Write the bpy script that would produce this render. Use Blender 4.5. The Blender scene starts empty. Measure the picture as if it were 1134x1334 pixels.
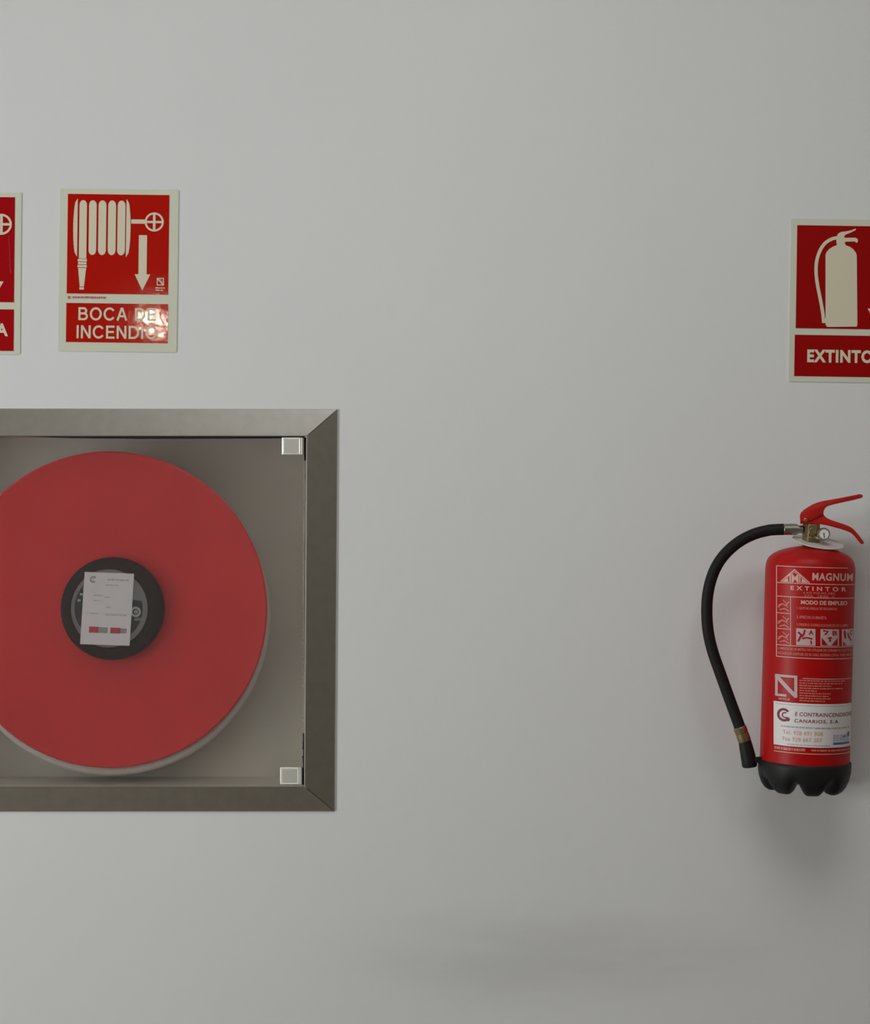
import bpy, bmesh, math, random
from mathutils import Matrix, Vector

C = bpy.context.scene
COL = C.collection
PI = math.pi
R = math.radians
random.seed(7)

# ------------------------------------------------------------------ camera
S = 1.37e-3            # metres per photograph pixel on the wall surface (y = 0)
DC = 3.2               # camera to wall
ZC = 1.68              # eye height
cam_d = bpy.data.cameras.new('camera')
cam_d.sensor_fit = 'HORIZONTAL'
cam_d.sensor_width = 36.0
cam_d.lens = 36.0 * DC / (1134 * S)
cam = bpy.data.objects.new('camera', cam_d)
COL.objects.link(cam)
cam.location = (0, -DC, ZC)
cam.rotation_euler = (R(90), 0, 0)
C.camera = cam

# ------------------------------------------------------------------ world, lights, exposure
w = bpy.data.worlds.new('world')
C.world = w
w.use_nodes = True
w.node_tree.nodes['Background'].inputs[0].default_value = (0.80, 0.86, 0.90, 1)
w.node_tree.nodes['Background'].inputs[1].default_value = 1.0

C.view_settings.view_transform = 'Standard'
C.view_settings.look = 'None'
C.view_settings.exposure = 0.0
C.view_settings.gamma = 1.0
C.view_settings.use_curve_mapping = False
C.cycles.sample_clamp_indirect = 0.0
C.cycles.max_bounces = 12
C.cycles.diffuse_bounces = 5
C.cycles.transmission_bounces = 8


def area(name, loc, rot, sx, sy, energy, col):
    l = bpy.data.lights.new(name, 'AREA')
    l.shape = 'RECTANGLE'
    l.size, l.size_y, l.energy, l.color = sx, sy, energy, col
    o = bpy.data.objects.new(name, l)
    COL.objects.link(o)
    o.location, o.rotation_euler = loc, rot
    return o


# daylight falling in through the window of the left wall
area('window_daylight', (-3.18, -2.02, 1.52), (0, R(-90), 0), 1.05, 1.05, 70, (0.955, 0.99, 1.0))
# the long light panel in the ceiling
area('ceiling_panel_light', (0.1, -1.9, 3.57), (0, 0, 0), 1.7, 1.3, 28.5, (0.965, 0.99, 1.0))
# the small bright lamp whose glint shows on the glossy sign
pl = bpy.data.lights.new('spot_lamp_glow', 'POINT')
pl.energy = 4.5
pl.shadow_soft_size = 0.03
pl.color = (1.0, 0.86, 0.66)
po = bpy.data.objects.new('spot_lamp_glow', pl)
COL.objects.link(po)
po.location = (-1.16, -4.16, 2.475)


# ------------------------------------------------------------------ helpers
def E(px, py, d=0.0):
    """photograph pixel -> point at depth d in front of the wall."""
    k = S * (DC - d) / DC
    return Vector(((px - 567) * k, -d, ZC - (py - 667) * k))


def lin(c):
    return tuple(((v / 255) / 12.92 if v / 255 <= 0.04045 else ((v / 255 + 0.055) / 1.055) ** 2.4) for v in c)


def mat(name, col, rough=0.5, metal=0.0, spec=0.5, coat=0.0, noise=0.0, nscale=30, bump=0.0, bscale=200,
        stretch=None, rough_var=0.0):
    m = bpy.data.materials.new(name)
    m.use_nodes = True
    nt = m.node_tree
    b = nt.nodes['Principled BSDF']
    b.inputs['Base Color'].default_value = (*col, 1)
    b.inputs['Roughness'].default_value = rough
    b.inputs['Metallic'].default_value = metal
    b.inputs['Specular IOR Level'].default_value = spec
    b.inputs['Coat Weight'].default_value = coat
    b.inputs['Coat Roughness'].default_value = 0.12
    if noise or bump or rough_var:
        tc = nt.nodes.new('ShaderNodeTexCoord')
        mp = nt.nodes.new('ShaderNodeMapping')
        nt.links.new(tc.outputs['Object'], mp.inputs['Vector'])
        if stretch:
            mp.inputs['Scale'].default_value = stretch
    if noise or rough_var:
        n = nt.nodes.new('ShaderNodeTexNoise')
        n.inputs['Scale'].default_value = nscale
        n.inputs['Detail'].default_value = 5
        nt.links.new(mp.outputs['Vector'], n.inputs['Vector'])
        if noise:
            r = nt.nodes.new('ShaderNodeValToRGB')
            r.color_ramp.elements[0].position = 0.3
            r.color_ramp.elements[1].position = 0.7
            r.color_ramp.elements[0].color = (*[v * (1 - noise) for v in col], 1)
            r.color_ramp.elements[1].color = (*[min(1, v * (1 + noise)) for v in col], 1)
            nt.links.new(n.outputs['Fac'], r.inputs['Fac'])
            nt.links.new(r.outputs['Color'], b.inputs['Base Color'])
        if rough_var:
            mr = nt.nodes.new('ShaderNodeMapRange')
            mr.inputs['To Min'].default_value = rough - rough_var
            mr.inputs['To Max'].default_value = rough + rough_var
            nt.links.new(n.outputs['Fac'], mr.inputs['Value'])
            nt.links.new(mr.outputs['Result'], b.inputs['Roughness'])
    if bump:
        n2 = nt.nodes.new('ShaderNodeTexNoise')
        n2.inputs['Scale'].default_value = bscale
        n2.inputs['Detail'].default_value = 3
        nt.links.new(mp.outputs['Vector'], n2.inputs['Vector'])
        bp = nt.nodes.new('ShaderNodeBump')
        bp.inputs['Strength'].default_value = 1.0
        bp.inputs['Distance'].default_value = bump
        nt.links.new(n2.outputs['Fac'], bp.inputs['Height'])
        nt.links.new(bp.outputs['Normal'], b.inputs['Normal'])
    return m


class MB:
    """collects vertices and faces, then links them as one mesh object"""

    def __init__(self):
        self.v, self.f = [], []

    def add(self, verts, faces):
        n = len(self.v)
        self.v += [Vector(p) for p in verts]
        self.f += [[i + n for i in f] for f in faces]
        return self

    def box(self, x0, x1, y0, y1, z0, z1):
        v = [(x, y, z) for x in (x0, x1) for y in (y0, y1) for z in (z0, z1)]
        return self.add(v, [(0, 1, 3, 2), (4, 6, 7, 5), (0, 4, 5, 1), (2, 3, 7, 6), (0, 2, 6, 4), (1, 5, 7, 3)])

    def lathe(self, prof, org=(0, 0, 0), axis='Z', seg=48, cap=True):
        """prof: list of (radius, height); axis Z is up, axis Y points out of the wall (-Y)"""
        o = Vector(org)
        vs, fs = [], []
        for r, h in prof:
            for k in range(seg):
                a = 2 * PI * k / seg
                if axis == 'Z':
                    vs.append(o + Vector((r * math.cos(a), r * math.sin(a), h)))
                else:
                    vs.append(o + Vector((r * math.cos(a), -h, r * math.sin(a))))
        for i in range(len(prof) - 1):
            for k in range(seg):
                k2 = (k + 1) % seg
                fs.append((i * seg + k, i * seg + k2, (i + 1) * seg + k2, (i + 1) * seg + k))
        if cap:
            fs.append(tuple(reversed(range(seg))))
            fs.append(tuple(range((len(prof) - 1) * seg, len(prof) * seg)))
        return self.add(vs, fs)

    def tube(self, pts, rad, seg=20, cap=True):
        pts = [Vector(p) for p in pts]
        n = len(pts)
        rs = rad if isinstance(rad, (list, tuple)) else [rad] * n
        vs, fs = [], []
        up = None
        for i, p in enumerate(pts):
            t = (pts[min(i + 1, n - 1)] - pts[max(i - 1, 0)]).normalized()
            if up is None:
                up = t.orthogonal().normalized()
            up = (up - t * up.dot(t)).normalized()
            s = t.cross(up)
            for k in range(seg):
                a = 2 * PI * k / seg
                vs.append(p + (up * math.cos(a) + s * math.sin(a)) * rs[i])
        for i in range(n - 1):
            for k in range(seg):
                k2 = (k + 1) % seg
                fs.append((i * seg + k, i * seg + k2, (i + 1) * seg + k2, (i + 1) * seg + k))
        if cap:
            fs.append(tuple(reversed(range(seg))))
            fs.append(tuple(range((n - 1) * seg, n * seg)))
        return self.add(vs, fs)

    def prism(self, front, back):
        """two matching point loops joined into a solid"""
        n = len(front)
        fs = [tuple(range(n)), tuple(reversed(range(n, 2 * n)))]
        for i in range(n):
            j = (i + 1) % n
            fs.append((j, i, i + n, j + n))
        return self.add(list(front) + list(back), fs)

    def build(self, name, m, parent=None, M=None, smooth=None, bevel=0.0, bseg=2, tri=False):
        me = bpy.data.meshes.new(name)
        vs = self.v if M is None else [M @ p for p in self.v]
        me.from_pydata([tuple(p) for p in vs], [], self.f)
        bm = bmesh.new()
        bm.from_mesh(me)
        bmesh.ops.recalc_face_normals(bm, faces=bm.faces)
        if bevel:
            es = [e for e in bm.edges if len(e.link_faces) == 2 and e.calc_face_angle(0) > R(25)]
            bmesh.ops.bevel(bm, geom=es, offset=bevel, segments=bseg, profile=0.5, affect='EDGES', clamp_overlap=True)
        if tri:
            bmesh.ops.triangulate(bm, faces=[f for f in bm.faces if len(f.verts) > 4])
        bm.to_mesh(me)
        bm.free()
        if smooth is not None:
            for p in me.polygons:
                p.use_smooth = True
            me.set_sharp_from_angle(angle=R(smooth))
        me.materials.append(m)
        o = bpy.data.objects.new(name, me)
        COL.objects.link(o)
        if parent:
            o.parent = parent
        return o


def thing(name, label, cat, loc, ry=0.0):
    o = bpy.data.objects.new(name, None)
    o.empty_display_size = 0.05
    COL.objects.link(o)
    o.location = loc
    o.rotation_euler = (0, ry, 0)
    o['label'], o['category'] = label, cat
    M = Matrix.Translation(Vector(loc)) @ Matrix.Rotation(ry, 4, 'Y')
    return o, M.inverted()


def structure(o):
    o['kind'] = 'structure'
    return o


def spline(pts, n=8):
    """Catmull-Rom through the points"""
    pts = [Vector(p) for p in pts]
    P = [pts[0] * 2 - pts[1]] + pts + [pts[-1] * 2 - pts[-2]]
    out = []
    for i in range(1, len(P) - 2):
        a, b, c, d = P[i - 1], P[i], P[i + 1], P[i + 2]
        for k in range(n):
            t = k / n
            out.append(0.5 * (2 * b + (c - a) * t + (2 * a - 5 * b + 4 * c - d) * t * t + (3 * b - a - 3 * c + d) * t ** 3))
    out.append(pts[-1])
    return out


_tc = {}
_lay = [0]            # every printed shape gets its own hair of thickness


def layer():
    _lay[0] = (_lay[0] + 1) % 8


def text2d(s, bold=0.0, space=1.0):
    """glyph outlines of a line of text as triangles in a unit box (0..1, y down)"""
    key = (s, bold, space)
    if key not in _tc:
        cu = bpy.data.curves.new('glyphs', 'FONT')
        cu.body = s
        cu.offset = bold
        cu.space_character = space
        cu.resolution_u = 3
        ob = bpy.data.objects.new('glyphs', cu)
        COL.objects.link(ob)
        dg = bpy.context.evaluated_depsgraph_get()
        me = ob.evaluated_get(dg).to_mesh()
        vs = [(v.co.x, v.co.y) for v in me.vertices]
        fs = [tuple(p.vertices) for p in me.polygons]
        ob.evaluated_get(dg).to_mesh_clear()
        bpy.data.objects.remove(ob)
        bpy.data.curves.remove(cu)
        x0, x1 = min(p[0] for p in vs), max(p[0] for p in vs)
        y0, y1 = min(p[1] for p in vs), max(p[1] for p in vs)
        _tc[key] = ([((x - x0) / (x1 - x0), (y1 - y) / (y1 - y0)) for x, y in vs], fs)
    return _tc[key]


def put_text(mb, mp, s, x0, x1, y0, y1, bold=0.0, space=1.0, slant=0.0):
    layer()
    vs, fs = text2d(s, bold, space)
    mb.add([mp(x0 + (x1 - x0) * u + slant * (1 - v) * (y1 - y0), y0 + (y1 - y0) * v) for u, v in vs], fs)


def put_rect(mb, mp, x0, x1, y0, y1, n=1):
    layer()
    vs, fs = [], []
    for i in range(n + 1):
        x = x0 + (x1 - x0) * i / n
        vs += [mp(x, y0), mp(x, y1)]
    for i in range(n):
        fs.append((2 * i, 2 * i + 1, 2 * i + 3, 2 * i + 2))
    mb.add(vs, fs)


def put_poly(mb, mp, pts):
    layer()
    mb.add([mp(x, y) for x, y in pts], [tuple(range(len(pts)))])


def put_ring(mb, mp, cx, cy, r0, r1, a0=0, a1=360, n=28):
    layer()
    vs, fs = [], []
    for i in range(n + 1):
        a = R(a0 + (a1 - a0) * i / n)
        vs += [mp(cx + r0 * math.cos(a), cy + r0 * math.sin(a)), mp(cx + r1 * math.cos(a), cy + r1 * math.sin(a))]
    for i in range(n):
        fs.append((2 * i, 2 * i + 1, 2 * i + 3, 2 * i + 2))
    mb.add(vs, fs)


def put_stroke(mb, mp, pts, wd):
    """constant width stroke along 2D points"""
    layer()
    vs, fs = [], []
    n = len(pts)
    for i, (x, y) in enumerate(pts):
        xa, ya = pts[max(i - 1, 0)][:2]
        xb, yb = pts[min(i + 1, n - 1)][:2]
        l = math.hypot(xb - xa, yb - ya) or 1
        nx, ny = -(yb - ya) / l * wd / 2, (xb - xa) / l * wd / 2
        vs += [mp(x + nx, y + ny), mp(x - nx, y - ny)]
    for i in range(n - 1):
        fs.append((2 * i, 2 * i + 1, 2 * i + 3, 2 * i + 2))
    mb.add(vs, fs)


def capsule(x0, x1, y0, y1, n=8, only_top=False):
    """upright bar with round ends"""
    r = (x1 - x0) / 2
    cx = (x0 + x1) / 2
    p = [(cx - r * math.cos(PI * i / n), y0 + r * 1.3 - r * 1.3 * math.sin(PI * i / n)) for i in range(n + 1)]
    if only_top:
        return p + [(x1, y1), (x0, y1)]
    return p + [(cx + r * math.cos(PI * i / n), y1 - r * 1.3 + r * 1.3 * math.sin(PI * i / n)) for i in range(n + 1)]


def arc(cx, cy, rx, ry, a0, a1, n=22):
    return [(cx + rx * math.cos(R(a0 + (a1 - a0) * i / n)), cy + ry * math.sin(R(a0 + (a1 - a0) * i / n))) for i in range(n + 1)]


GLYPH = {                                   # plain grotesque capitals as pen strokes, cap height 1
    'I': (.18, [[(.09, 0), (.09, 1)]]),
    'D': (.76, [[(.09, 0), (.09, 1)], [(.09, .075), (.33, .075)] + arc(.35, .5, .335, .425, -90, 90) + [(.33, .925), (.09, .925)]]),
    'O': (.84, [arc(.42, .5, .345, .435, 0, 360, 40)]),
    'C': (.80, [arc(.42, .5, .345, .435, 325, 35, 34)]),
    'B': (.70, [[(.09, 0), (.09, 1)], [(.09, .075), (.36, .075)] + arc(.38, .275, .18, .2, -90, 90) + [(.36, .475), (.09, .475)],
                [(.09, .475), (.38, .475)] + arc(.40, .7, .215, .225, -90, 90) + [(.38, .925), (.09, .925)]]),
    'A': (.74, [[(.06, 1), (.36, 0)], [(.38, 0), (.68, 1)], [(.17, .66), (.57, .66)]]),
    'E': (.62, [[(.09, 0), (.09, 1)], [(.09, .075), (.60, .075)], [(.09, .49), (.56, .49)], [(.09, .925), (.61, .925)]]),
    'N': (.72, [[(.09, 0), (.09, 1)], [(.63, 0), (.63, 1)], [(.10, .03), (.62, .97)]]),
    ' ': (.28, []),
}


def put_caps(mb, mp, s, x0, x1, y0, y1, wd, gap=.12):
    tot = sum(GLYPH[c][0] for c in s) + gap * (len(s) - 1)
    k, x, h = (x1 - x0) / tot, x0, y1 - y0
    for c in s:
        for line in GLYPH[c][1]:
            put_stroke(mb, mp, [(x + px * k, y0 + py * h) for px, py in line], wd)
        x += (GLYPH[c][0] + gap) * k


def flat(x, y):
    return Vector((x, y, _lay[0] * 0.00004))


def wrapped(mb, fn, step=2.0):
    """cut flat print into narrow strips and bend it round the cylinder"""
    me = bpy.data.meshes.new('print')
    me.from_pydata([tuple(p) for p in mb.v], [], mb.f)
    bm = bmesh.new()
    bm.from_mesh(me)
    x0, x1 = min(p.x for p in mb.v), max(p.x for p in mb.v)
    x = math.floor(x0 / step) * step + step
    while x < x1:
        bmesh.ops.bisect_plane(bm, geom=bm.verts[:] + bm.edges[:] + bm.faces[:], dist=1e-5, plane_co=(x, 0, 0), plane_no=(1, 0, 0))
        x += step
    bm.verts.index_update()
    out = MB()
    out.v = [fn(v.co.x, v.co.y, v.co.z) for v in bm.verts]
    out.f = [[v.index for v in f.verts] for f in bm.faces]
    bm.free()
    bpy.data.meshes.remove(me)
    return out


def small_print(mb, mp, x0, x1, y, h, fill=0.8, n=1):
    """a line of print too small to read: short uneven strokes"""
    x = x0
    while x < x1 - 0.8:
        wl = random.uniform(1.6, 6.0)
        e = min(x + wl, x1)
        put_rect(mb, mp, x, e, y - h / 2 * random.uniform(.75, 1), y + h / 2 * random.uniform(.75, 1), n)
        x = e + random.uniform(0.5, 1.1)


# ------------------------------------------------------------------ materials
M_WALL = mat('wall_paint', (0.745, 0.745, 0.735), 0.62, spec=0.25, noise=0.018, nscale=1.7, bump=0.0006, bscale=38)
M_ROOM = mat('room_paint', (0.385, 0.35, 0.305), 0.8, spec=0.2)
M_SIDE = mat('side_wall_paint', (0.46, 0.41, 0.35), 0.8, spec=0.2)
M_CEIL = mat('ceiling_paint', (0.43, 0.42, 0.39), 0.85, spec=0.2)
M_FLOOR = mat('floor_tile', (0.20, 0.175, 0.145), 0.45, noise=0.12, nscale=4)
M_DARK = mat('dark_wood', (0.10, 0.075, 0.05), 0.5, noise=0.2, nscale=6)
M_STEEL = mat('brushed_steel', (0.50, 0.475, 0.425), 0.36, metal=1.0, noise=0.05, nscale=60,
              stretch=(1, 1, 1), bump=0.00004, bscale=120)
M_BOX = mat('cabinet_sheet', (0.80, 0.75, 0.67), 0.45, metal=0.1, noise=0.06, nscale=5)
M_CHROME = mat('hinge_chrome', (0.66, 0.645, 0.58), 0.34, metal=0.25)
M_REEL = mat('reel_red', (0.86, 0.020, 0.026), 0.42, noise=0.05, nscale=9)
M_HOSEW = mat('canvas_hose', (0.78, 0.74, 0.66), 0.8, noise=0.05, nscale=120)
M_HUB = mat('hub_black', (0.022, 0.010, 0.010), 0.6, spec=0.2)
M_HUBPLATE = mat('hub_grey', (0.26, 0.24, 0.24), 0.5)
M_HUBDARK = mat('hub_print_dark', (0.03, 0.03, 0.028), 0.5)
M_HUBPALE = mat('hub_print_pale', (0.50, 0.48, 0.47), 0.5)
M_CARD = mat('card_paper', (0.96, 0.90, 0.90), 0.7, noise=0.02, nscale=60)
M_CARDGREY = mat('card_print_grey', (0.40, 0.37, 0.37), 0.7)
M_CARDPALE = mat('card_print_pale', (0.60, 0.57, 0.56), 0.7)
M_CARDRED = mat('card_print_red', (0.62, 0.06, 0.10), 0.7)
M_PLATE = mat('photoluminescent_plate', (0.67, 0.68, 0.545), 0.40, noise=0.03, nscale=8)
M_PRINT = mat('cream_print', (0.72, 0.66, 0.49), 0.42)
M_REDPRINT = mat('fine_red_print', (0.50, 0.12, 0.09), 0.5)
M_RED2 = mat('deep_red_vinyl', (0.38, 0.001, 0.004), 0.38, spec=0.12, bump=0.0006, bscale=14)
M_RED3 = mat('dark_red_vinyl', (0.33, 0.001, 0.001), 0.42, spec=0.15, bump=0.0004, bscale=14)
M_BODY = mat('extinguisher_red', (0.41, 0.0015, 0.0015), 0.44, spec=0.25, noise=0.03, nscale=14)
M_LEVER = mat('lever_red', (0.47, 0.010, 0.006), 0.34, noise=0.1, nscale=60)
M_RUBBER = mat('black_rubber', (0.010, 0.009, 0.008), 0.6, spec=0.22, noise=0.1, nscale=60)
M_CUP = mat('black_plastic', (0.012, 0.012, 0.012), 0.5, spec=0.25)
M_BRASS = mat('aged_brass', (0.30, 0.23, 0.12), 0.42, metal=0.9, noise=0.25, nscale=70)
M_FERRULE = mat('zinc_ferrule', (0.33, 0.32, 0.26), 0.38, metal=0.9, noise=0.2, nscale=120)
M_WHITEPL = mat('white_plastic', (0.66, 0.63, 0.58), 0.45, noise=0.04, nscale=40)
M_GAUGE = mat('gauge_face', (0.72, 0.70, 0.66), 0.3)
M_GLASSRIM = mat('gauge_rim', (0.62, 0.59, 0.52), 0.25, metal=1.0)
M_BLACK = mat('black_ink', (0.015, 0.015, 0.015), 0.5)
M_PINK = mat('label_print', (0.70, 0.37, 0.31), 0.5)
M_PINKDIM = mat('label_fine_print', (0.62, 0.19, 0.15), 0.5)
M_PALEBOX = mat('label_class_box', (0.56, 0.40, 0.40), 0.5)
M_STICK = mat('sticker_white', (0.76, 0.72, 0.71), 0.5)
M_INK = mat('sticker_red_ink', (0.22, 0.03, 0.05), 0.6)
M_INKGREY = mat('sticker_grey_ink', (0.42, 0.39, 0.39), 0.6)
M_INKOR = mat('sticker_orange_ink', (0.68, 0.34, 0.26), 0.6)
M_INKBLUE = mat('sticker_blue_ink', (0.08, 0.13, 0.30), 0.6)
M_INKSKY = mat('sticker_pale_blue_ink', (0.40, 0.48, 0.60), 0.6)
M_GAP = mat('gap_shade', (0.012, 0.012, 0.011), 0.7)  # near black, paints the shade in the door gap
M_CHIP = mat('glass_edge', (0.45, 0.46, 0.42), 0.35)

# glossy red vinyl with the buckled lower right corner
M_RED1 = mat('glossy_red_vinyl', (0.47, 0.006, 0.0015), 0.055, spec=0.5, bump=0.0005, bscale=18)
nt = M_RED1.node_tree
for n in nt.nodes:
    if n.type == 'BUMP':
        n.inputs['Strength'].default_value = 0.6

M_CREASE = mat('stretched_red_vinyl', (0.42, 0.02, 0.03), 0.12, spec=0.6)

# hazy acrylic door
M_ACRYL = bpy.data.materials.new('hazy_acrylic')
M_ACRYL.use_nodes = True
nt = M_ACRYL.node_tree
b = nt.nodes['Principled BSDF']
b.inputs['Base Color'].default_value = (1, 1, 1, 1)
b.inputs['Transmission Weight'].default_value = 1.0
b.inputs['Roughness'].default_value = 0.10
b.inputs['IOR'].default_value = 1.46
df = nt.nodes.new('ShaderNodeBsdfDiffuse')
df.inputs['Color'].default_value = (0.66, 0.64, 0.62, 1)
mx = nt.nodes.new('ShaderNodeMixShader')
mx.inputs[0].default_value = 0.025
nt.links.new(b.outputs[0], mx.inputs[1])
nt.links.new(df.outputs[0], mx.inputs[2])
nt.links.new(mx.outputs[0], nt.nodes['Material Output'].inputs['Surface'])

# a faint, uneven darker band low on the wall
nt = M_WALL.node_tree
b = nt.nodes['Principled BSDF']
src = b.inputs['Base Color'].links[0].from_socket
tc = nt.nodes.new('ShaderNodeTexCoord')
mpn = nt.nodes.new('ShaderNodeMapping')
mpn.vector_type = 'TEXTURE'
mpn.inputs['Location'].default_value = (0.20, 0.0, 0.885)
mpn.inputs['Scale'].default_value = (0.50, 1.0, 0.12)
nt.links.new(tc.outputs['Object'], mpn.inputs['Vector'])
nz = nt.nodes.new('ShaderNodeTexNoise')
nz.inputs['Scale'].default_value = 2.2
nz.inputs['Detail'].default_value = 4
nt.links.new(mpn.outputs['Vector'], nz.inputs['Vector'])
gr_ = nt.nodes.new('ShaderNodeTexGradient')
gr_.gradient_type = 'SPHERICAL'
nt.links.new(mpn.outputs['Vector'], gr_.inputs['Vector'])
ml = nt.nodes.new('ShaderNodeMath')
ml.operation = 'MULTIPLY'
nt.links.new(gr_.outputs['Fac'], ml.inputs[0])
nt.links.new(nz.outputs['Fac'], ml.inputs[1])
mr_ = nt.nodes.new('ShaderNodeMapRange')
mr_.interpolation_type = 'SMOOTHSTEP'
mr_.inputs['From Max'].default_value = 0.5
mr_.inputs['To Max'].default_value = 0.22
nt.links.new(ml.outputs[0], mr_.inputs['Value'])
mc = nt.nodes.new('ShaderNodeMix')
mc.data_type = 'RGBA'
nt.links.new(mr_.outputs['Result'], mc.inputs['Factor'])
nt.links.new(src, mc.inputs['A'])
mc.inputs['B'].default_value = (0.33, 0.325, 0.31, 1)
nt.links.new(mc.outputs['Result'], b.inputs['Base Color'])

# ------------------------------------------------------------------ room shell
X0, X1, YF, H, T = -3.0, 2.7, -6.0, 3.6, 0.30
hx0, hx1 = E(-110, 0).x, E(403, 0).x
hz0, hz1 = E(0, 1031).z, E(0, 562).z
wb = MB()
wb.box(X0 - T, hx0, 0, T, 0, H)
wb.box(hx1, X1 + T, 0, T, 0, H)
wb.box(hx0, hx1, 0, T, 0, hz0)
wb.box(hx0, hx1, 0, T, hz1, H)
wb.box(hx0, hx1, T - 0.06, T, hz0, hz1)
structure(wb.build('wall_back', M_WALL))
structure(MB().box(X0 - T, X1 + T, YF - T, T, -0.1, 0).build('floor', M_FLOOR))
structure(MB().box(X0 - T, X1 + T, YF - T, T, H, H + 0.1).build('ceiling', M_CEIL))
structure(MB().box(X1, X1 + T, YF, 0, 0, H).build('wall_right', M_SIDE))
structure(MB().box(X0 - T, X1 + T, YF - T, YF, 0, H).build('wall_front', M_ROOM))
wl = MB()                                  # left wall with its window opening
wl.box(X0 - T, X0, -1.4, 0, 0, H)
wl.box(X0 - T, X0, YF, -2.6, 0, H)
wl.box(X0 - T, X0, -2.6, -1.4, 0, 0.95)
wl.box(X0 - T, X0, -2.6, -1.4, 2.1, H)
structure(wl.build('wall_left', M_ROOM))

# ------------------------------------------------------------------ fire hose cabinet
cab_loc = E(146, 1057, 0)
cab, CM = thing('fire_hose_cabinet', 'square brushed steel fire hose cabinet with a hazy clear door, set into the wall', 'cabinet', cab_loc)

OUT = [(-145, 532), (440, 533), (436.2, 1057), (-147, 1057.5)]
INN = [(-105, 568), (399.5, 568.3), (396.6, 1024.5), (-106, 1025)]


def mixc(i, t):
    return tuple(OUT[i][k] * (1 - t) + INN[i][k] * t for k in (0, 1))


RINGS = [(0.0, 0.0002), (0.0, 0.0022), (0.012, 0.003), (0.955, 0.0120), (0.985, 0.0130), (1.0, 0.0123), (1.0, 0.0004)]
for i in range(4):                          # top, right, bottom, left
    j = (i + 1) % 4
    a, bb = [], []
    for t, d in RINGS:
        p, q = E(*mixc(i, t), d), E(*mixc(j, t), d)
        u = (q - p).normalized() * 0.0008
        a.append(p + u)
        bb.append(q - u)
    MB().prism(a, bb).build('frame_rail', M_STEEL, cab, CM, smooth=12)

# sheet metal box behind the frame and door
bx = MB()
zf = 0.0
p0, p1 = E(-108, 1028, 0), E(401.5, 565, 0)
dep, th = 0.145, 0.0015
bx.box(p0.x, p1.x, dep - th, dep, p0.z, p1.z)
bx.box(p0.x, p0.x + th, 0.001, dep, p0.z, p1.z)
bx.box(p1.x - th, p1.x, 0.001, dep, p0.z, p1.z)
bx.box(p0.x, p1.x, 0.001, dep, p0.z, p0.z + th)
bx.box(p0.x, p1.x, 0.001, dep, p1.z - th, p1.z)
bx.build('cabinet_box', M_BOX, cab, CM)

pane_c = [(-103, 571.5), (395.6, 571.0), (393.4, 1021.8), (-104, 1022)]
mbp = MB()
mbp.prism([E(x, y, 0.0095) for x, y in pane_c], [E(x, y, 0.0045) for x, y in pane_c])
pane = mbp.build('door_pane', M_ACRYL, cab, CM)

# black strips standing in for the shade in the gap round the door
for poly in ([(20, 568.4), (397, 568.2), (396, 571.2), (300, 571.6), (180, 571.8), (90, 570.8)],
             [(396.2, 570), (399.2, 570), (399.0, 600), (396.0, 600)],
             [(393.8, 955), (396.6, 955), (396.4, 1022.6), (393.6, 1022.6)]):
    MB().prism([E(x, y, 0.0036) for x, y in poly], [E(x, y, 0.0008) for x, y in poly]).build('door_gap_shade', M_GAP, cab, CM)

# the pane's rough sawn right edge
edge = MB()
y = 597.0
while y < 996:
    h = random.uniform(2, 9)
    k = (y - 571) / (1022 - 571)
    x = 395.9 + (393.7 - 395.9) * k
    wdt = random.uniform(0.5, 1.1)
    c = [(x, y), (x + wdt, y), (x + wdt, y + h), (x, y + h)]
    edge.prism([E(a, b2, 0.0098) for a, b2 in c], [E(a, b2, 0.006) for a, b2 in c])
    y += h + random.uniform(0.3, 4)
ed = edge.build('sawn_edge', M_CHIP, pane, CM)
ed['label'] = 'rough pale sawn edge of the clear door'

for (hx, hy, hw, hh) in ((367.6, 570.2, 24.2, 22.2), (365.2, 999.8, 24.6, 22.2)):
    m1 = MB()
    rings = [(0, 0.0097), (0, 0.0135), (1.1, 0.0142), (1.9, 0.0136), (2.3, 0.0139)]
    loops = []
    for ins, d in rings:
        loops.append([E(hx + ins, hy + ins, d), E(hx + hw - ins, hy + ins, d), E(hx + hw - ins, hy + hh - ins, d), E(hx + ins, hy + hh - ins, d)])
    for q in range(len(loops) - 1):
        m1.add(loops[q] + loops[q + 1], [(k, (k + 1) % 4, (k + 1) % 4 + 4, k + 4) for k in range(4)])
    m1.add(loops[-1], [(0, 1, 2, 3)])
    m1.add(loops[0], [(3, 2, 1, 0)])
    hg = m1.build('hinge', M_CHROME, cab, CM, smooth=15)
    m2 = MB()
    c = [(hx + hw + 0.3, hy), (hx + hw + 3.2, hy), (hx + hw + 3.2, hy + hh), (hx + hw + 0.3, hy + hh)]
    m2.prism([E(a, b2, 0.0138) for a, b2 in c], [E(a, b2, 0.002) for a, b2 in c])
    m2.build('hinge_knuckle', M_CHROME, hg, CM, bevel=0.0008)

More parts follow.
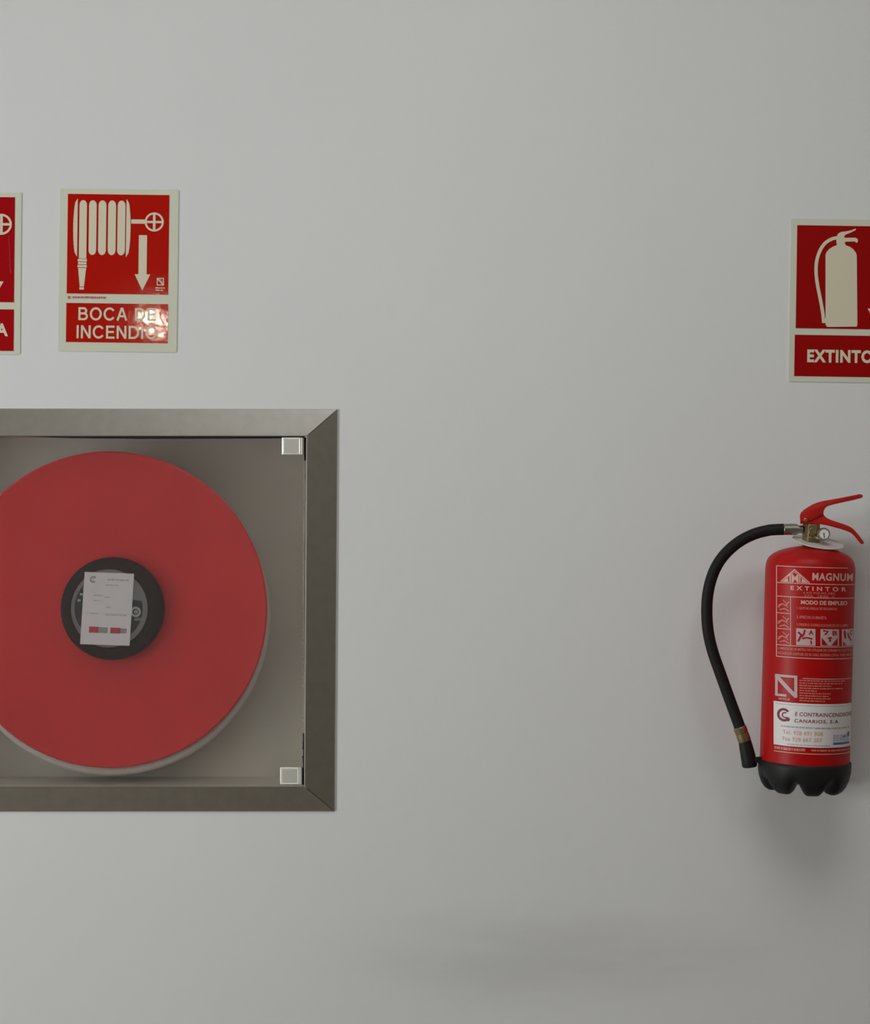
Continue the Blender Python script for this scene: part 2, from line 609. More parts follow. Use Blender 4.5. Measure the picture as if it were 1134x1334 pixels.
# ------------------------------------------------------------------ hose reel inside it
FD = -0.030                                   # depth of the front flange
rc = E(142.5, 794, FD)
kS = S * (DC - FD) / DC
Rr = 206 * kS
reel, RM = thing('fire_hose_reel', 'large red round hose reel with a black hub behind the hazy clear door', 'hose reel', (rc.x, 0.10, rc.z))
MB().lathe([(60 * kS, -0.004), (Rr - 0.004, -0.003), (Rr, -0.002), (Rr, 0.003), (Rr - 0.003, 0.0045), (Rr - 0.008, 0.0035),
            (0.62 * Rr, 0.001), (0.45 * Rr, -0.001), (0.385 * Rr, -0.001), (0.33 * Rr, -0.001), (60 * kS, -0.001)], rc, 'Y', 128, cap=False).build(
    'front_flange', M_REEL, reel, RM, smooth=30)
b0 = E(142.5, 794, FD)
MB().lathe([(0.03, -0.004), (Rr - 0.034, -0.003), (Rr - 0.03, 0), (Rr - 0.034, 0.003), (0.03, 0.003)], (rc.x, 0.122, rc.z), 'Y', 96).build(
    'rear_flange', M_REEL, reel, RM, smooth=30)
MB().lathe([(0.055, 0.003), (0.055, 0.092)], (rc.x, 0.122, rc.z), 'Y', 40).build('drum', M_HUB, reel, RM, smooth=30)
MB().lathe([(0.020, -0.0165), (0.020, 0.0)], (rc.x, 0.125, rc.z), 'Y', 24).build('spindle', M_STEEL, reel, RM, smooth=30)
# slack coils of the pale hose, hanging a little below the flange
hs = MB()
for k, (yy, dr) in enumerate(((0.047, 0.0), (0.069, -0.001), (0.091, 0.0), (0.112, -0.002))):
    c0 = E(145.5, 803.5, -yy)
    rt = 0.0105
    RR = 206.5 * S * (DC + yy) / DC - rt + dr
    hs.tube([c0 + Vector((RR * math.cos(2 * PI * i / 96), 0, RR * math.sin(2 * PI * i / 96))) for i in range(97)], rt, 14)
hs.build('hose', M_HOSEW, reel, RM, smooth=60)

hc = E(146, 793, FD + 0.020)
rh = 67 * S * (DC - FD - 0.020) / DC
MB().lathe([(rh, -0.021), (rh, 0.0), (rh - 0.002, 0.004), (rh - 0.006, 0.006), (rh * 0.80, 0.006), (rh * 0.78, 0.003), (0.002, 0.003)], hc, 'Y', 40).build(
    'hub', M_HUB, reel, RM, smooth=30)


def hubmap(d):
    return lambda x, y: E(x, y, d + _lay[0] * 0.00004)


HD = FD + 0.020 + 0.0032
hp = MB()
hp.lathe([(51 * S, 0.0), (51 * S, 0.0012), (0.001, 0.0012)], E(141.8, 792.5, HD), 'Y', 48)
hubplate = hp.build('hub_plate', M_HUBPLATE, reel, RM, smooth=30)
hd = MB()
mp = hubmap(HD + 0.0016)
# dark field inside the grey ring, with its pale sector left open
pts = [(141.8 + 44.5 * math.cos(R(a)), 792.5 + 44.5 * math.sin(R(a))) for a in range(-12, 300, 8)]
put_poly(hd, mp, pts + [(141.8, 776)])
hd.build('hub_print', M_HUBDARK, hubplate, RM)
hq = MB()
mp = hubmap(HD + 0.0020)
put_ring(hq, mp, 177, 797, 4.0, 6.8)
put_ring(hq, mp, 177.5, 797, 0.8, 2.4)
put_text(hq, mp, 'abb', 175.5, 184.5, 804, 808.5)
for a in (195, 207, 219, 231):
    put_rect(hq, mp, 141.8 + 40 * math.cos(R(a)) - 2, 141.8 + 40 * math.cos(R(a)) + 2.2, 792.5 + 40 * math.sin(R(a)) - 1.6, 792.5 + 40 * math.sin(R(a)) + 1.4)
hq.build('hub_marks', M_HUBPALE, hubplate, RM)['kind'] = 'stuff'

CDp = HD + 0.0026
cc = [(110.6, 745), (175, 747.4), (169, 841.2), (104.6, 839)]
card = MB().prism([E(x, y, CDp + 0.0006) for x, y in cc], [E(x, y, CDp) for x, y in cc]).build('inspection_card', M_CARD, reel, RM)
card['label'] = 'white inspection card stuck on the black reel hub'


def cardmap(x, y):
    u, v = (x - 105) / 65.0, (y - 745) / 94.5
    tx = cc[0][0] + (cc[1][0] - cc[0][0]) * u
    bxx = cc[3][0] + (cc[2][0] - cc[3][0]) * u
    ty = cc[0][1] + (cc[1][1] - cc[0][1]) * u
    by = cc[3][1] + (cc[2][1] - cc[3][1]) * u
    return E(tx + (bxx - tx) * v, ty + (by - ty) * v, CDp + 0.0009 + _lay[0] * 0.00004)


g = MB()
put_ring(g, cardmap, 117, 754.5, 2.6, 4.6, 50, 330)
put_text(g, cardmap, 'C', 115.6, 119, 752.6, 757, 0.02)
g.build('card_emblem', M_CARDGREY, card, RM)
for q in ((128, 140, 816.5, 824), (157, 165, 817, 823.5)):
    g = MB()
    put_rect(g, cardmap, *q)
    g.build('grey_bar', M_CARDGREY, card, RM)
g = MB()
small_print(g, cardmap, 136, 164, 754, 2.2)
small_print(g, cardmap, 134, 150, 761, 1.6)
for yy, xa, xb in ((775, 119, 131), (777, 133, 140), (782, 119, 128), (790, 137, 142), (799, 117, 126), (800, 136, 164)):
    small_print(g, cardmap, xa, xb, yy, 1.6)
put_rect(g, cardmap, 108, 168, 798.2, 798.6)
g.build('card_fine_print', M_CARDPALE, card, RM)['kind'] = 'stuff'
for q in ((115.5, 128, 816, 824), (143.5, 157, 816.5, 824)):
    g = MB()
    put_rect(g, cardmap, *q)
    g.build('red_bar', M_CARDRED, card, RM)


# ------------------------------------------------------------------ signs
def sign(name, label, cx, cy, rot, plate, panels, red, plate_m=None):
    """a thin plate with two red panels; px coordinates are upright around (cx, cy)"""
    base = E(cx, plate[3], 0)
    loc = E(cx, cy, 0)
    root, _ = thing(name, label, 'sign', (0, 0, 0), 0)
    rot = R(rot)
    # base of the plate after turning about the plate's middle
    dz = base.z - loc.z
    root.location = (loc.x + dz * math.sin(rot), 0, loc.z + dz * math.cos(rot))
    root.rotation_euler = (0, rot, 0)
    L = Matrix.Translation(-base)
    x0, y0, x1, y1 = plate
    r = 2.0
    lp = []
    for (qx, qy, a0) in ((x1 - r, y0 + r, -90), (x1 - r, y1 - r, 0), (x0 + r, y1 - r, 90), (x0 + r, y0 + r, 180)):
        for k in range(4):
            a = R(a0 + 30 * k)
            lp.append((qx + r * math.cos(a), qy + r * math.sin(a)))
    MB().prism([E(x, y, 0.0016) for x, y in lp], [E(x, y, 0.0002) for x, y in lp]).build('sign_plate', plate_m or M_PLATE, root, L)
    for (a, b2, c, d) in panels:
        q = [(a, b2), (c, b2), (c, d), (a, d)]
        MB().prism([E(x, y, 0.0021) for x, y in q], [E(x, y, 0.0016) for x, y in q]).build('red_panel', red, root, L)
    return root, L, (lambda x, y: E(x, y, 0.0025 + _lay[0] * 0.00004)), rot


def unrot(cx, cy, deg):
    a = R(deg)
    return lambda x, y: (cx + (x - cx) + (y - cy) * a, cy + (y - cy) - (x - cx) * a)


def reel_pictogram(g, mp, ox=0.0, oy=0.0, k=1.0):
    def m(x, y):
        return mp(ox + x * k, oy + y * k)
    for (xa, xb) in ((94.8, 100.2), (163.8, 169.4)):           # drum rims seen edge on
        n = 14
        p = []
        left = xa < 120
        for i in range(n + 1):
            t = i / n
            yv = 258.7 + 76 * t
            bul = math.sin(PI * t) ** 0.35
            p.append((xb - (xb - xa) * bul if left else xa + (xb - xa) * bul, yv))
        p += [(xb, 334.7), (xb, 258.7)] if left else [(xa, 334.7), (xa, 258.7)]
        put_poly(g, m, p)
    put_poly(g, m, capsule(102.6, 112.2, 260.9, 337, only_top=True))
    for xa, xb in ((115.1, 124.9), (127.5, 137.6), (140.1, 150.2), (152.4, 162.4)):
        put_poly(g, m, capsule(xa, xb, 260.9, 332.2))
    put_rect(g, m, 101.2, 113.0, 337.6, 340.8)
    put_rect(g, m, 101.6, 112.6, 341.6, 344.6)
    put_rect(g, m, 101.0, 113.0, 345.4, 348.4)
    put_poly(g, m, [(101.8, 349.2), (112.2, 349.2), (109.6, 373.6), (104.2, 373.6)])
    put_rect(g, m, 103.8, 109.6, 374.4, 377.4)
    put_rect(g, m, 170.2, 188.6, 285.2, 290.6)                # axle
    put_ring(g, m, 200.2, 288.2, 9.9, 12.4, n=40)             # valve wheel
    put_rect(g, m, 190, 210.4, 286.8, 289.6)
    put_rect(g, m, 198.6, 201.8, 278.2, 298.2)


def arrow(g, mp, cx, y0, y1, yt, hw, hh):
    put_rect(g, mp, cx - hw, cx + hw, y0, y1)
    put_poly(g, mp, [(cx - hh, y1), (cx + hh, y1), (cx, yt)])


# "boca de incendio", the glossy one with the glint
s1, L, mp, rot = sign('fire_hose_sign', 'glossy red and cream sign reading BOCA DE INCENDIO above the steel cabinet', 154.5, 352, 0.75,
                      (77, 246.5, 231.5, 458), [(87.2, 253.3, 219.6, 383.2), (87.0, 395.4, 219.8, 446.4)], M_RED1)
g = MB()
reel_pictogram(g, mp, 0.0, 0.4)
arrow(g, mp, 185.8, 306, 357, 378, 5.3, 10.2)
g.build('pictogram', M_PRINT, s1, L)
g = MB()
put_caps(g, mp, 'BOCA DE', 102.6, 204.2, 400.9, 417.6, 2.6)
put_caps(g, mp, 'INCENDIO', 100.6, 206.0, 424.4, 441.2, 2.6)
g.build('lettering', M_PRINT, s1, L)
g = MB()
for (a, b2, c, d) in ((204.6, 361.4, 213.8, 362.5), (204.6, 370, 213.8, 371.1), (204.6, 361.4, 205.7, 371.1), (212.7, 361.4, 213.8, 371.1)):
    put_rect(g, mp, a, c, b2, d)
put_stroke(g, mp, [(205.5, 362.3), (213, 370.3)], 1.5)
put_stroke(g, mp, [(208.0, 362.3), (213, 367.6)], 0.5)
small_print(g, mp, 203, 215, 374.5, 1.6)
small_print(g, mp, 203, 214, 377.5, 1.4)
g.build('quality_mark', M_PRINT, s1, L)
g = MB()
put_ring(g, mp, 90.5, 388.2, 0.8, 1.9)
small_print(g, mp, 95, 138, 388, 2.6)
g.build('fine_print', M_REDPRINT, s1, L)['kind'] = 'stuff'

# "manguera", cut by the left edge of the picture
s0, L, mp, rot = sign('hose_sign', 'deep red hose sign at the far left, mostly outside the frame, lettering ending in A', -48, 356, 0.6,
                      (-126, 250.5, 27.0, 461), [(-115, 256.2, 18.6, 393.2), (-115, 402.4, 18.8, 456.6)], M_RED2)
g = MB()
reel_pictogram(g, mp, -218.5, -24.5, 1.097)
arrow(g, mp, -8.0, 312, 366.2, 389, 5.6, 12.6)
g.build('pictogram', M_PRINT, s0, L)
g = MB()
put_text(g, mp, 'MANGUERA', -107, 11.2, 420.6, 437.6, 0.035, 1.08)
g.build('lettering', M_PRINT, s0, L)
g = MB()                                         # a fold in the vinyl
pth = [Vector(E(x, y, 0.0016)) for x, y in ((11.6, 306), (12.3, 322), (13.2, 340), (14.2, 357))]
g.tube(spline(pth, 4), [0.0004] + [0.0014] * 11 + [0.0004], 10)
cr = g.build('crease', M_CREASE, s0, L, smooth=60)

# "extintor", above the extinguisher, cut by the right edge
s2, L, mp, rot = sign('extinguisher_sign', 'dark red sign reading EXTINTOR with an extinguisher pictogram, above the fire extinguisher', 1102, 392, 0.9,
                      (1029.5, 286, 1176, 498), [(1037.6, 294.2, 1170, 428.6), (1036.6, 437.0, 1170, 491.0)], M_RED3)


def zz(x, y):
    return (1014 + x / 5.558, 270 + y / 5.558)


ur = unrot(1102, 392, 0.9)


def zp(pts):
    return [ur(*zz(*p)) for p in pts]


g = MB()
put_poly(g, mp, zp([(345, 850), (345, 345), (352, 325), (372, 302), (398, 286), (424, 276), (430, 262), (484, 262), (492, 276), (520, 286),
                    (548, 306), (566, 332), (571, 352), (575, 850), (570, 864), (356, 866)]))
put_poly(g, mp, zp([(424, 262), (424, 240), (428, 205), (440, 188), (462, 178), (485, 176), (528, 168), (566, 154), (562, 166), (526, 184), (490, 198),
                    (480, 212), (482, 222), (486, 262)]))
put_poly(g, mp, zp([(480, 221), (562, 221), (575, 228), (580, 242), (576, 256), (564, 256), (556, 247), (484, 250)]))
hp2 = [ur(*zz(p.x, p.y)) for p in spline([Vector((x, y, 0)) for x, y in ((430, 222), (390, 230), (340, 262), (303, 318), (280, 395), (277, 480), (288, 570), (308, 670), (324, 760), (332, 834))], 5)]
put_stroke(g, mp, hp2, 4.3)
put_poly(g, mp, zp([(318, 808), (346, 800), (346, 838), (320, 838)]))
arrow(g, mp, 1142.0, 340, 401.5, 422, 5.4, 10.8)
g.build('pictogram', M_PRINT, s2, L)
g = MB()
put_text(g, mp, 'EXTINTOR', 1053.4, 1153, 455.8, 472.8, 0.04, 1.12)
g.build('lettering', M_PRINT, s2, L)

# ------------------------------------------------------------------ fire extinguisher
AD = 0.096                                       # depth of its axis in front of the wall
KE = S * (DC - AD) / DC
roll = R(1.65)
ext_loc = E(1047.6, 1031, AD)
ext, EM = thing('fire_extinguisher', 'red fire extinguisher with a black hose and black base cup, hung on the wall', 'fire extinguisher', ext_loc, roll)
BR = 57.6 * KE


def hz(py):
    return (1031 - py) * KE / math.cos(roll)


prof = [(BR * .6, hz(1000)), (BR, hz(1000)), (BR, hz(742))]
for rr, py in ((57.2, 737.5), (56, 731.5), (53, 726.5), (48.5, 722.4), (42, 718.8), (34, 715.8), (25, 713.4), (16, 712), (9.5, 711), (9, 700)):
    prof.append((rr * KE, hz(py)))
MB().lathe(prof, (0, 0, 0), 'Z', 96).build('body', M_BODY, ext, None, smooth=40)

# petal-footed base cup
cup = MB()
NA, prof2 = 168, [(1.018, 41, 0), (1.034, 40, 0), (1.038, 34, 0), (1.036, 27, .1), (1.01, 18, .35), (.955, 10, .7), (.88, 4, .95), (.79, .6, 1), (.70, 0, 1), (.58, 1.5, 1), (.45, 9, .6), (.2, 12, 0)]
vs, fs = [], []
for rr, h, wg in prof2:
    for k in range(NA):
        a = 2 * PI * k / NA
        phi = math.degrees(math.atan2(math.cos(a), -math.sin(a)))      # 0 faces the camera, + to the right
        nn = (0.5 - 0.5 * math.cos(R(7 * (phi - 2.7)))) ** 3
        r2 = BR * rr * (1 - 0.07 * nn * wg)
        vs.append((r2 * math.cos(a), r2 * math.sin(a), (h + 15 * nn * wg * (1 - h / 41)) * KE))
n = len(prof2)
for i in range(n - 1):
    for k in range(NA):
        k2 = (k + 1) % NA
        fs.append((i * NA + k, i * NA + k2, (i + 1) * NA + k2, (i + 1) * NA + k))
fs.append(tuple(range((n - 1) * NA, n * NA)))
cup.add(vs, fs)
cupo = cup.build('base_cup', M_CUP, ext, None, smooth=50)

# ---- printed label wrapped round the body
VA = math.atan2(ext_loc.x, DC - AD)              # direction the camera sees it from


def cyl(off):
    def f(x, y, z=0.0):
        rad = BR + off + z
        # x: photograph column read off at the label, y: row at the label's left edge
        ax = 1055.5 - (y - 750) * 0.0283
        s = max(-0.999, min(0.999, (x - ax) / 58.0))
        if x - ax > 57:
            ph = R(79.3) + (x - ax - 57) / 58.0
        else:
            ph = math.asin(s)
        ph -= VA
        yy = y - 5.4
        return Vector((rad * math.sin(ph), -rad * math.cos(ph), hz(yy)))
    return f


c1, c2, c3 = cyl(0.0004), cyl(0.0007), cyl(0.0010)
NL = 20
lab = MB()
for yv in (743, 764.2, 781.6, 843.8):
    put_rect(lab, flat, 1013, 1112.5 if yv > 743 else 1103, yv - .45, yv + .45, NL)
put_rect(lab, flat, 1013, 1112.5, 858.3, 859.3, NL)
for yv in (803, 823):
    put_rect(lab, flat, 1013, 1031.2, yv - .4, yv + .4, 5)
put_rect(lab, flat, 1012.6, 1013.6, 743, 859)
put_rect(lab, flat, 1030.6, 1031.4, 781.6, 843.8)
put_rect(lab, flat, 1046, 1108, 884.2, 885.0, NL)
put_rect(lab, flat, 1010, 1108, 979.6, 980.5, NL)
wrapped(lab, c1).build('label_ruling', M_PINK, ext, None)['kind'] = 'stuff'

lt = MB()
put_text(lt, flat, 'MAGNUM', 1058, 1109.0, 749.8, 759.6, 0.03, 1.12, 0.04)
put_text(lt, flat, 'EXTINTOR', 1031, 1100.5, 767.4, 772.8, 0.03, 1.75)
put_text(lt, flat, 'MODO DE EMPLEO', 1044, 1102, 785.2, 790.4, 0.035)
# triangular maker's emblem
put_stroke(lt, flat, [(1018.6, 763), (1027, 755), (1036, 746.8)], 1.5)
put_stroke(lt, flat, [(1035.2, 746.6), (1045, 754.6), (1054.8, 763.2)], 1.5)
put_stroke(lt, flat, [(1027, 756.4), (1036, 749.6), (1045, 756.8)], 0.9)
put_poly(lt, flat, [(1020.4, 763.2), (1027.2, 756.6), (1028.4, 763.2)])
put_poly(lt, flat, [(1044.4, 763.2), (1045.2, 756.6), (1053, 763.2)])
put_text(lt, flat, 'IMI', 1029.6, 1043.4, 752.8, 763.2, 0.02, 0.9)
wrapped(lt, c1).build('label_lettering', M_PINK, ext, None)

lf = MB()
put_text(lf, flat, '6 KG POLVO ABC', 1047, 1087, 774.3, 777.0, 0.01)
put_text(lf, flat, '27A  183B  C', 1048, 1087, 778.3, 781.0, 0.01)
put_text(lf, flat, '1. QUITAR ANILLA DE SEGURIDAD', 1039, 1089.5, 793.7, 797.4, 0.02)
put_text(lf, flat, '2. APRETAR LA MANETA', 1038.5, 1076, 804.8, 808.6, 0.02)
put_text(lf, flat, '3. DIRIGIR EL CHORRO A LA BASE DE LAS LLAMAS', 1038.5, 1103, 814.6, 818.0, 0.02)
put_text(lf, flat, 'A MENOS DE UN METRO, NO UTILIZAR EN CORRIENTE ELECTRICA', 1015, 1110.5, 846.4, 850.2, 0.02)
put_text(lf, flat, 'RECARGAR DESPUES DE SU USO, REVISAR CADA TRES MESES', 1015, 1110.5, 852.4, 856.2, 0.02)
for k, (x0, x1) in enumerate(((1042, 1099), (1042, 1096), (1042, 1082), (1042, 1096), (1042, 1064), (1042, 1081), (1042, 1079), (1042, 1081), (1042, 1074))):
    small_print(lf, flat, x0, x1, 887.2 + 3.2 * k, 1.5)
small_print(lf, flat, 1016, 1030, 912.5, 2.4)
small_print(lf, flat, 1010.5, 1050, 975.5, 3.6, n=2)
small_print(lf, flat, 1057, 1105, 975.5, 2.2, n=2)
# the three little how-to pictures in the left column
for y0 in (784, 805, 825):
    put_stroke(lf, flat, [(1015, y0 + 12), (1020, y0 + 7), (1025, y0 + 9), (1029, y0 + 4)], 1.6)
    put_stroke(lf, flat, [(1017, y0 + 15), (1023, y0 + 13), (1029, y0 + 16)], 1.3)
    put_poly(lf, flat, [(1014.6, y0 + 9), (1018, y0 + 7.6), (1018, y0 + 10.4)])
    put_stroke(lf, flat, [(1021, y0 + 2), (1026, y0 + 6), (1027, y0 + 12)], 1.0)
wrapped(lf, c1).build('label_fine_print', M_PINKDIM, ext, None)['kind'] = 'stuff'

# fire class boxes A, B, C
for x0, x1, ch in ((1038, 1062, 'A'), (1068.4, 1091.4, 'B'), (1095.2, 1111, 'C')):
    lb, li = MB(), MB()
    put_rect(lb, flat, x0, x1, 821.2, 842.6)
    lbo = wrapped(lb, c1).build('fire_class_box', M_PALEBOX, ext, None)
    x0, x1 = x0 + 1.3, x1 - 1.3
    wd = x1 - x0
    put_text(li, flat, ch, x0 + .66 * wd, x0 + .95 * wd, 822.8, 828.8, 0.03)
    if ch == 'A':
        put_stroke(li, flat, [(x0 + 1, 826), (x0 + 5, 829), (x0 + 3, 834), (x0 + 1, 838)], 2.6)
        put_stroke(li, flat, [(x0 + 9.5, 822.5), (x0 + 8, 829), (x0 + 5, 832)], 2.2)
        put_stroke(li, flat, [(x0 + 6, 834), (x0 + 12, 832.5), (x0 + 19, 834)], 2.2)
        put_stroke(li, flat, [(x0 + 17, 836), (x0 + 18, 841)], 2.0)
    elif ch == 'B':
        put_stroke(li, flat, [(x0 + 2, 823), (x0 + 8, 823.6), (x0 + 4, 828)], 2.2)
        put_poly(li, flat, [(x0, 832), (x0 + 8, 841.6), (x0, 841.6)])
        put_poly(li, flat, [(x0 + 20, 832), (x0 + 20, 841.6), (x0 + 12, 841.6)])
        put_stroke(li, flat, [(x0 + 10, 831), (x0 + 10.5, 837)], 2.2)
        put_stroke(li, flat, [(x0 + 7.5, 832), (x0 + 13, 832)], 1.6)
    else:
        put_stroke(li, flat, [(x0 + 2, 823), (x0 + 3, 833)], 2.6)
        put_stroke(li, flat, [(x0 + 6, 826), (x0 + 8, 832), (x0 + 11, 836)], 1.8)
        put_poly(li, flat, [(x0, 836), (x0 + 4, 841.6), (x0, 841.6)])
    wrapped(li, c2).build('fire_class_print', M_BODY, lbo, None)

ln = MB()                                        # quality mark: square with a thick N
for (a, b2, c, d) in ((1011.4, 881.6, 1039.4, 884.6), (1011.4, 906.4, 1026, 909.4), (1011.4, 881.6, 1014.6, 909.4), (1035.6, 881.6, 1039.4, 909.4)):
    put_rect(ln, flat, a, c, b2, d, 4)
put_stroke(ln, flat, [(1012.5, 882.6), (1019, 890), (1026, 897), (1032, 903), (1038.4, 908.6)], 5.0)
wrapped(ln, c1).build('quality_mark', M_PALEBOX, ext, None)

st = MB()
put_rect(st, flat, 1009.6, 1108, 916.4, 971.8, 24)
sticker = wrapped(st, c1).build('service_sticker', M_STICK, ext, None, smooth=60)
sticker['label'] = 'white service sticker with red lettering'
si = MB()
put_text(si, flat, 'E CONTRAINCENDIOS', 1036.5, 1107, 927.6, 932.6, 0.012, 1.05, 0.12)
put_text(si, flat, 'CANARIOS, S.A.', 1035.5, 1092, 936.4, 941.6, 0.012, 1.15, 0.12)
put_ring(si, flat, 1022.5, 932.6, 5.4, 8.6, 40, 320)
put_ring(si, flat, 1023.6, 932.8, 2.2, 3.8, 50, 310)
put_ring(si, flat, 1027.4, 937.8, 1.0, 2.7)
wrapped(si, c2).build('sticker_lettering', M_INK, sticker, None)
si = MB()
small_print(si, flat, 1019, 1105, 947, 2.0)
small_print(si, flat, 1027, 1080, 969.3, 1.2)
put_rect(si, flat, 1012, 1106, 918.8, 919.4, 16)
wrapped(si, c2).build('sticker_fine_print', M_INKGREY, sticker, None)['kind'] = 'stuff'
si = MB()
put_text(si, flat, 'Tel. 928 691 808', 1021, 1071, 951.6, 957.0, 0.012, 1.08)
put_text(si, flat, 'Fax 928 667 307', 1021, 1070, 959.8, 965.2, 0.012, 1.08)
wrapped(si, c2).build('sticker_phone_lettering', M_INKOR, sticker, None)
si = MB()
put_rect(si, flat, 1084, 1104.6, 965.4, 968.2, 4)
put_text(si, flat, 'M', 1096, 1100, 957, 960, .04)
put_rect(si, flat, 1102, 1104.6, 953, 958.6)
wrapped(si, c2).build('sticker_blue_print', M_INKBLUE, sticker, None)['kind'] = 'stuff'
si = MB()
for k in range(3):
    for q in range(5):
        put_rect(si, flat, 1084 + q * 4.2, 1087.3 + q * 4.2, 955.6 + 3.1 * k, 957.8 + 3.1 * k)
wrapped(si, c2).build('sticker_pale_blue_print', M_INKSKY, sticker, None)['kind'] = 'stuff'

# ---- valve, collar, gauge
ax0 = E(1056.5, 702, AD)
vb = MB()
vb.lathe([(11.8 * KE, hz(711)), (11.8 * KE, hz(700)), (11.5 * KE, hz(699.5)), (11.5 * KE, hz(684)), (10.5 * KE, hz(682.5)), (9 * KE, hz(679)), (4 * KE, hz(679))], (0, 0, 0), 'Z', 6)
vb.lathe([(5.2 * KE, 0), (5.2 * KE, 12.2 * KE), (4.6 * KE, 12.8 * KE), (2.2 * KE, 12.8 * KE)], EM @ E(1056.5, 692.5, AD), 'Y', 24)
vb.box(-9 * KE, 9 * KE, -9 * KE, 9 * KE, hz(699), hz(678))
valve = vb.build('valve', M_BRASS, ext, None, smooth=30, bevel=0.0008)
fit = MB()
fit.tube([E(x, 689.6, AD) for x in (1046, 1040.2, 1039.8, 1038, 1037.6, 1021.4, 1020.6)], [v * KE for v in (5.2, 5.2, 6.6, 6.6, 7.4, 7.4, 6.8)], 28)
ft = fit.build('hose_ferrule', M_FERRULE, ext, EM, smooth=30)

col = MB()
colr = 33.3 * KE
hole = [Vector((-9 * KE + 10.5 * KE * math.cos(2 * PI * k / 64), 10.5 * KE * math.sin(2 * PI * k / 64), 0)) for k in range(64)]
rim = [Vector((colr * math.cos(2 * PI * k / 64), colr * math.sin(2 * PI * k / 64), 0)) for k in range(64)]
up = Vector((0, 0, 0.0016))
vs = [p for p in hole] + [p for p in rim] + [p * 1.01 + up * .5 for p in rim] + [p + up for p in rim] + [p + up for p in hole]
fs = [[i * 64 + k, i * 64 + (k + 1) % 64, ((i + 1) % 5) * 64 + (k + 1) % 64, ((i + 1) % 5) * 64 + k] for i in range(5) for k in range(64)]
col.add(vs, fs)
Mc = EM @ Matrix.Translation(E(1066.0, 706.6, AD)) @ Matrix.Rotation(R(7.2), 4, 'Y') @ Matrix.Rotation(R(14), 4, 'X')
co = col.build('collar', M_WHITEPL, ext, Mc, smooth=30)
co['label'] = 'loose white plastic collar disc under the valve'

gp = E(1073.6, 695.6, AD + 0.030)
gd = (Vector((0, -DC, ZC)) - gp).normalized()
gd = (gd + Vector((0.10, 0, 0.02))).normalized()
Mg = EM @ Matrix.Translation(gp) @ Vector((0, -1, 0)).rotation_difference(gd).to_matrix().to_4x4()
gr = 8.2 * KE
ga = MB().lathe([(gr * .5, -0.026), (gr * .62, -0.012), (gr, -0.011), (gr, 0.001), (gr * .93, 0.0026), (gr * .80, 0.0026), (gr * .76, 0.0008), (gr * .1, 0.0008)], (0, 0, 0), 'Y', 40)
gauge = ga.build('pressure_gauge', M_GLASSRIM, ext, Mg, smooth=30)
MB().lathe([(gr * .76, 0.0009), (gr * .76, 0.0012), (gr * .05, 0.0012)], (0, 0, 0), 'Y', 32).build('dial', M_GAUGE, gauge, Mg, smooth=30)
nd = MB()
nd.prism([Vector((-.0009, -.0019, .0022)), Vector((.0006, -.0019, .0022)), Vector((.0013, -.0019, -.0068)), Vector((.0003, -.0019, -.0068))],
         [Vector((-.0009, -.0014, .0022)), Vector((.0006, -.0014, .0022)), Vector((.0013, -.0014, -.0068)), Vector((.0003, -.0014, -.0068))])
nd.build('needle', M_BLACK, gauge, Mg)
# gauge stub into the valve
MB().tube([E(1061, 698.5, AD + 0.004), E(1067, 701, AD + 0.014), E(1070.5, 701.5, AD + 0.017)], 3.4 * KE, 16).build('gauge_stub', M_BRASS, valve, EM, smooth=40)


# ---- handle and lever
def plate_part(name, pts, d0, d1, bev=0.0012):
    return MB().prism([E(x, y, d1) for x, y in pts], [E(x, y, d0) for x, y in pts]).build(name, M_LEVER, ext, EM, smooth=40, bevel=bev)


lever = [(1042.4, 671.5), (1043.6, 668), (1047, 664.6), (1053, 660.4), (1059, 657), (1066, 654.2), (1073, 652.4), (1085, 650.4), (1098, 648), (1110, 645.6),
         (1121, 643.4), (1124.3, 644.6), (1124.8, 646.6), (1123.4, 648.6), (1112, 651.6), (1100, 654.2), (1088, 656.8), (1079.5, 659.2), (1076, 661.4),
         (1073.8, 665.4), (1073.4, 669.0), (1069, 672), (1058, 677.5), (1046, 680.5), (1042.8, 679)]
handle = [(1042.8, 682.6), (1043, 673.5), (1049, 671.5), (1060, 669.5), (1073.0, 668.8), (1075, 672.4), (1079, 675.4), (1085, 677.8), (1092, 680.2), (1100, 682.8),
          (1108, 686), (1112.5, 689.2), (1117, 694), (1121.5, 699.8), (1125.6, 705.4), (1126.2, 708), (1124, 709.2), (1121.6, 708.4), (1117.5, 703.4),
          (1113.5, 698.4), (1109, 694.2), (1102.5, 691.4), (1095, 689), (1086, 686.6), (1078, 684.6), (1070, 683.2), (1062, 682.8)]
plate_part('carry_handle', handle, AD - 0.014, AD + 0.014)
lv = plate_part('squeeze_lever', lever, AD - 0.0165, AD + 0.0175)
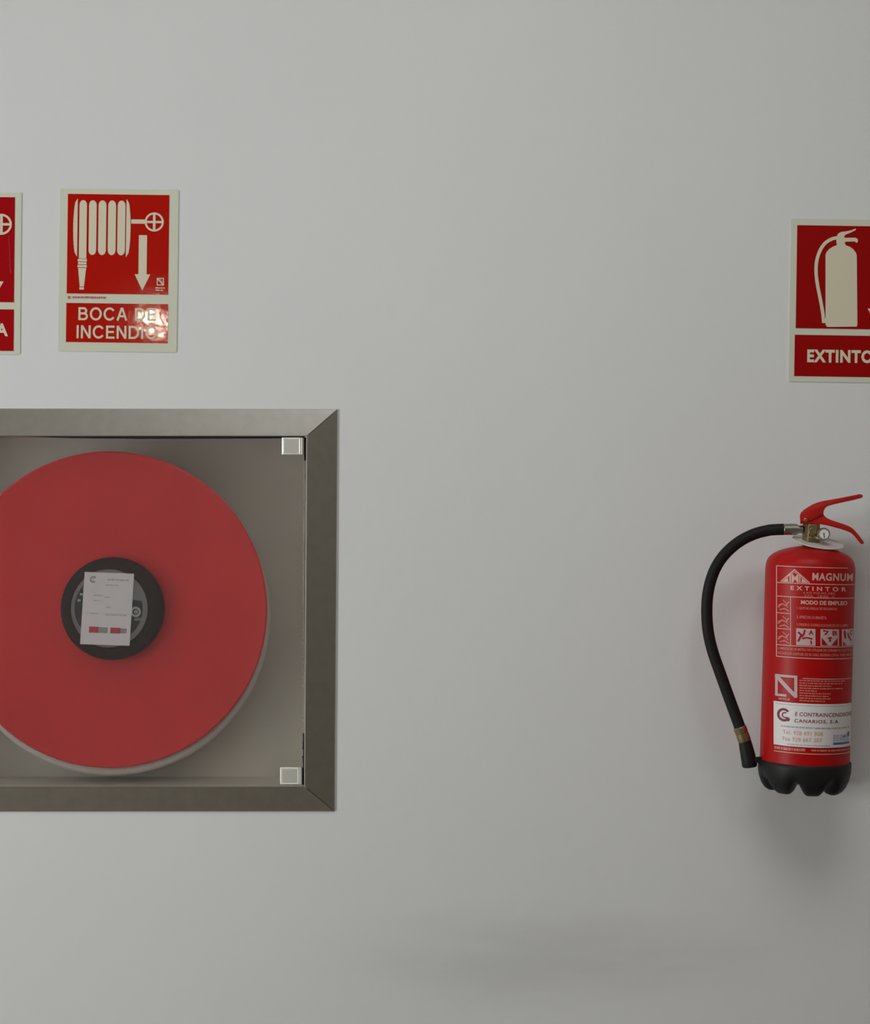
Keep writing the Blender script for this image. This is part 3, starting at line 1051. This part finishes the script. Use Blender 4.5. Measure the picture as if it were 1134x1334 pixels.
rv = MB().lathe([(2.4 * KE, -0.002), (2.4 * KE, 0.001), (1.4 * KE, 0.0018)], E(1050, 677.2, AD + 0.0178), 'Y', 20)
rv.build('rivet', M_BRASS, lv, EM, smooth=40)

# ---- hose, nozzle and clip
hpx = [(1021.6, 689.6), (1010, 690.0), (1000, 691.2), (982.5, 696), (964, 705.4), (947.5, 719.2), (935.2, 735.4), (927.2, 754), (922.6, 774.5), (921.3, 795),
       (922.3, 816), (925.2, 834), (930, 852), (937, 872), (944.2, 892), (951.6, 912.5), (958.4, 931), (964.6, 948)]
path = [E(x, y, AD - 0.014 * math.sin(PI * i / (len(hpx) - 1))) for i, (x, y) in enumerate(hpx)]
MB().tube(spline(path, 8), 7.5 * KE, 24).build('hose', M_RUBBER, ext, EM, smooth=60)
MB().tube([E(963.8, 946.6, AD), E(964.2, 947.6, AD), E(966.6, 954, AD), E(966.9, 954.8, AD), E(968.6, 959.4, AD), E(970.6, 965, AD), E(971, 966, AD)],
          [v * KE for v in (7.6, 8.6, 8.6, 8.1, 8.6, 8.6, 7.8)], 28).build('nozzle_ferrule', M_BRASS, ext, EM, smooth=30)
MB().tube([E(970.6, 965, AD), E(972.4, 973, AD), E(974.4, 982, AD), E(976, 990, AD), E(977, 996.4, AD), E(977.3, 998.6, AD), E(977.4, 999.4, AD)],
          [v * KE for v in (8.2, 9.0, 9.6, 9.9, 10.0, 9.4, 8.0)], 28).build('nozzle', M_CUP, ext, EM, smooth=40)
clip = [(984, 986.5), (989, 985.4), (996, 987), (1000, 990), (1000, 998), (993, 996), (988, 993.6), (984, 995)]
MB().prism([E(x, y, AD + 0.010) for x, y in clip], [E(x, y, AD - 0.010) for x, y in clip]).build('nozzle_clip', M_CUP, cupo, EM, bevel=0.001)

# ---- steel hook that carries it on the wall
hk = MB()
p, q = E(1063, 707, 0), E(1051, 716, 0)
hk.box(q.x, p.x, -0.085, -0.003, q.z, p.z)
hk.box(q.x, p.x, -0.0035, -0.0002, q.z - 0.02, p.z)
hk.build('wall_hook', M_STEEL, ext, EM)
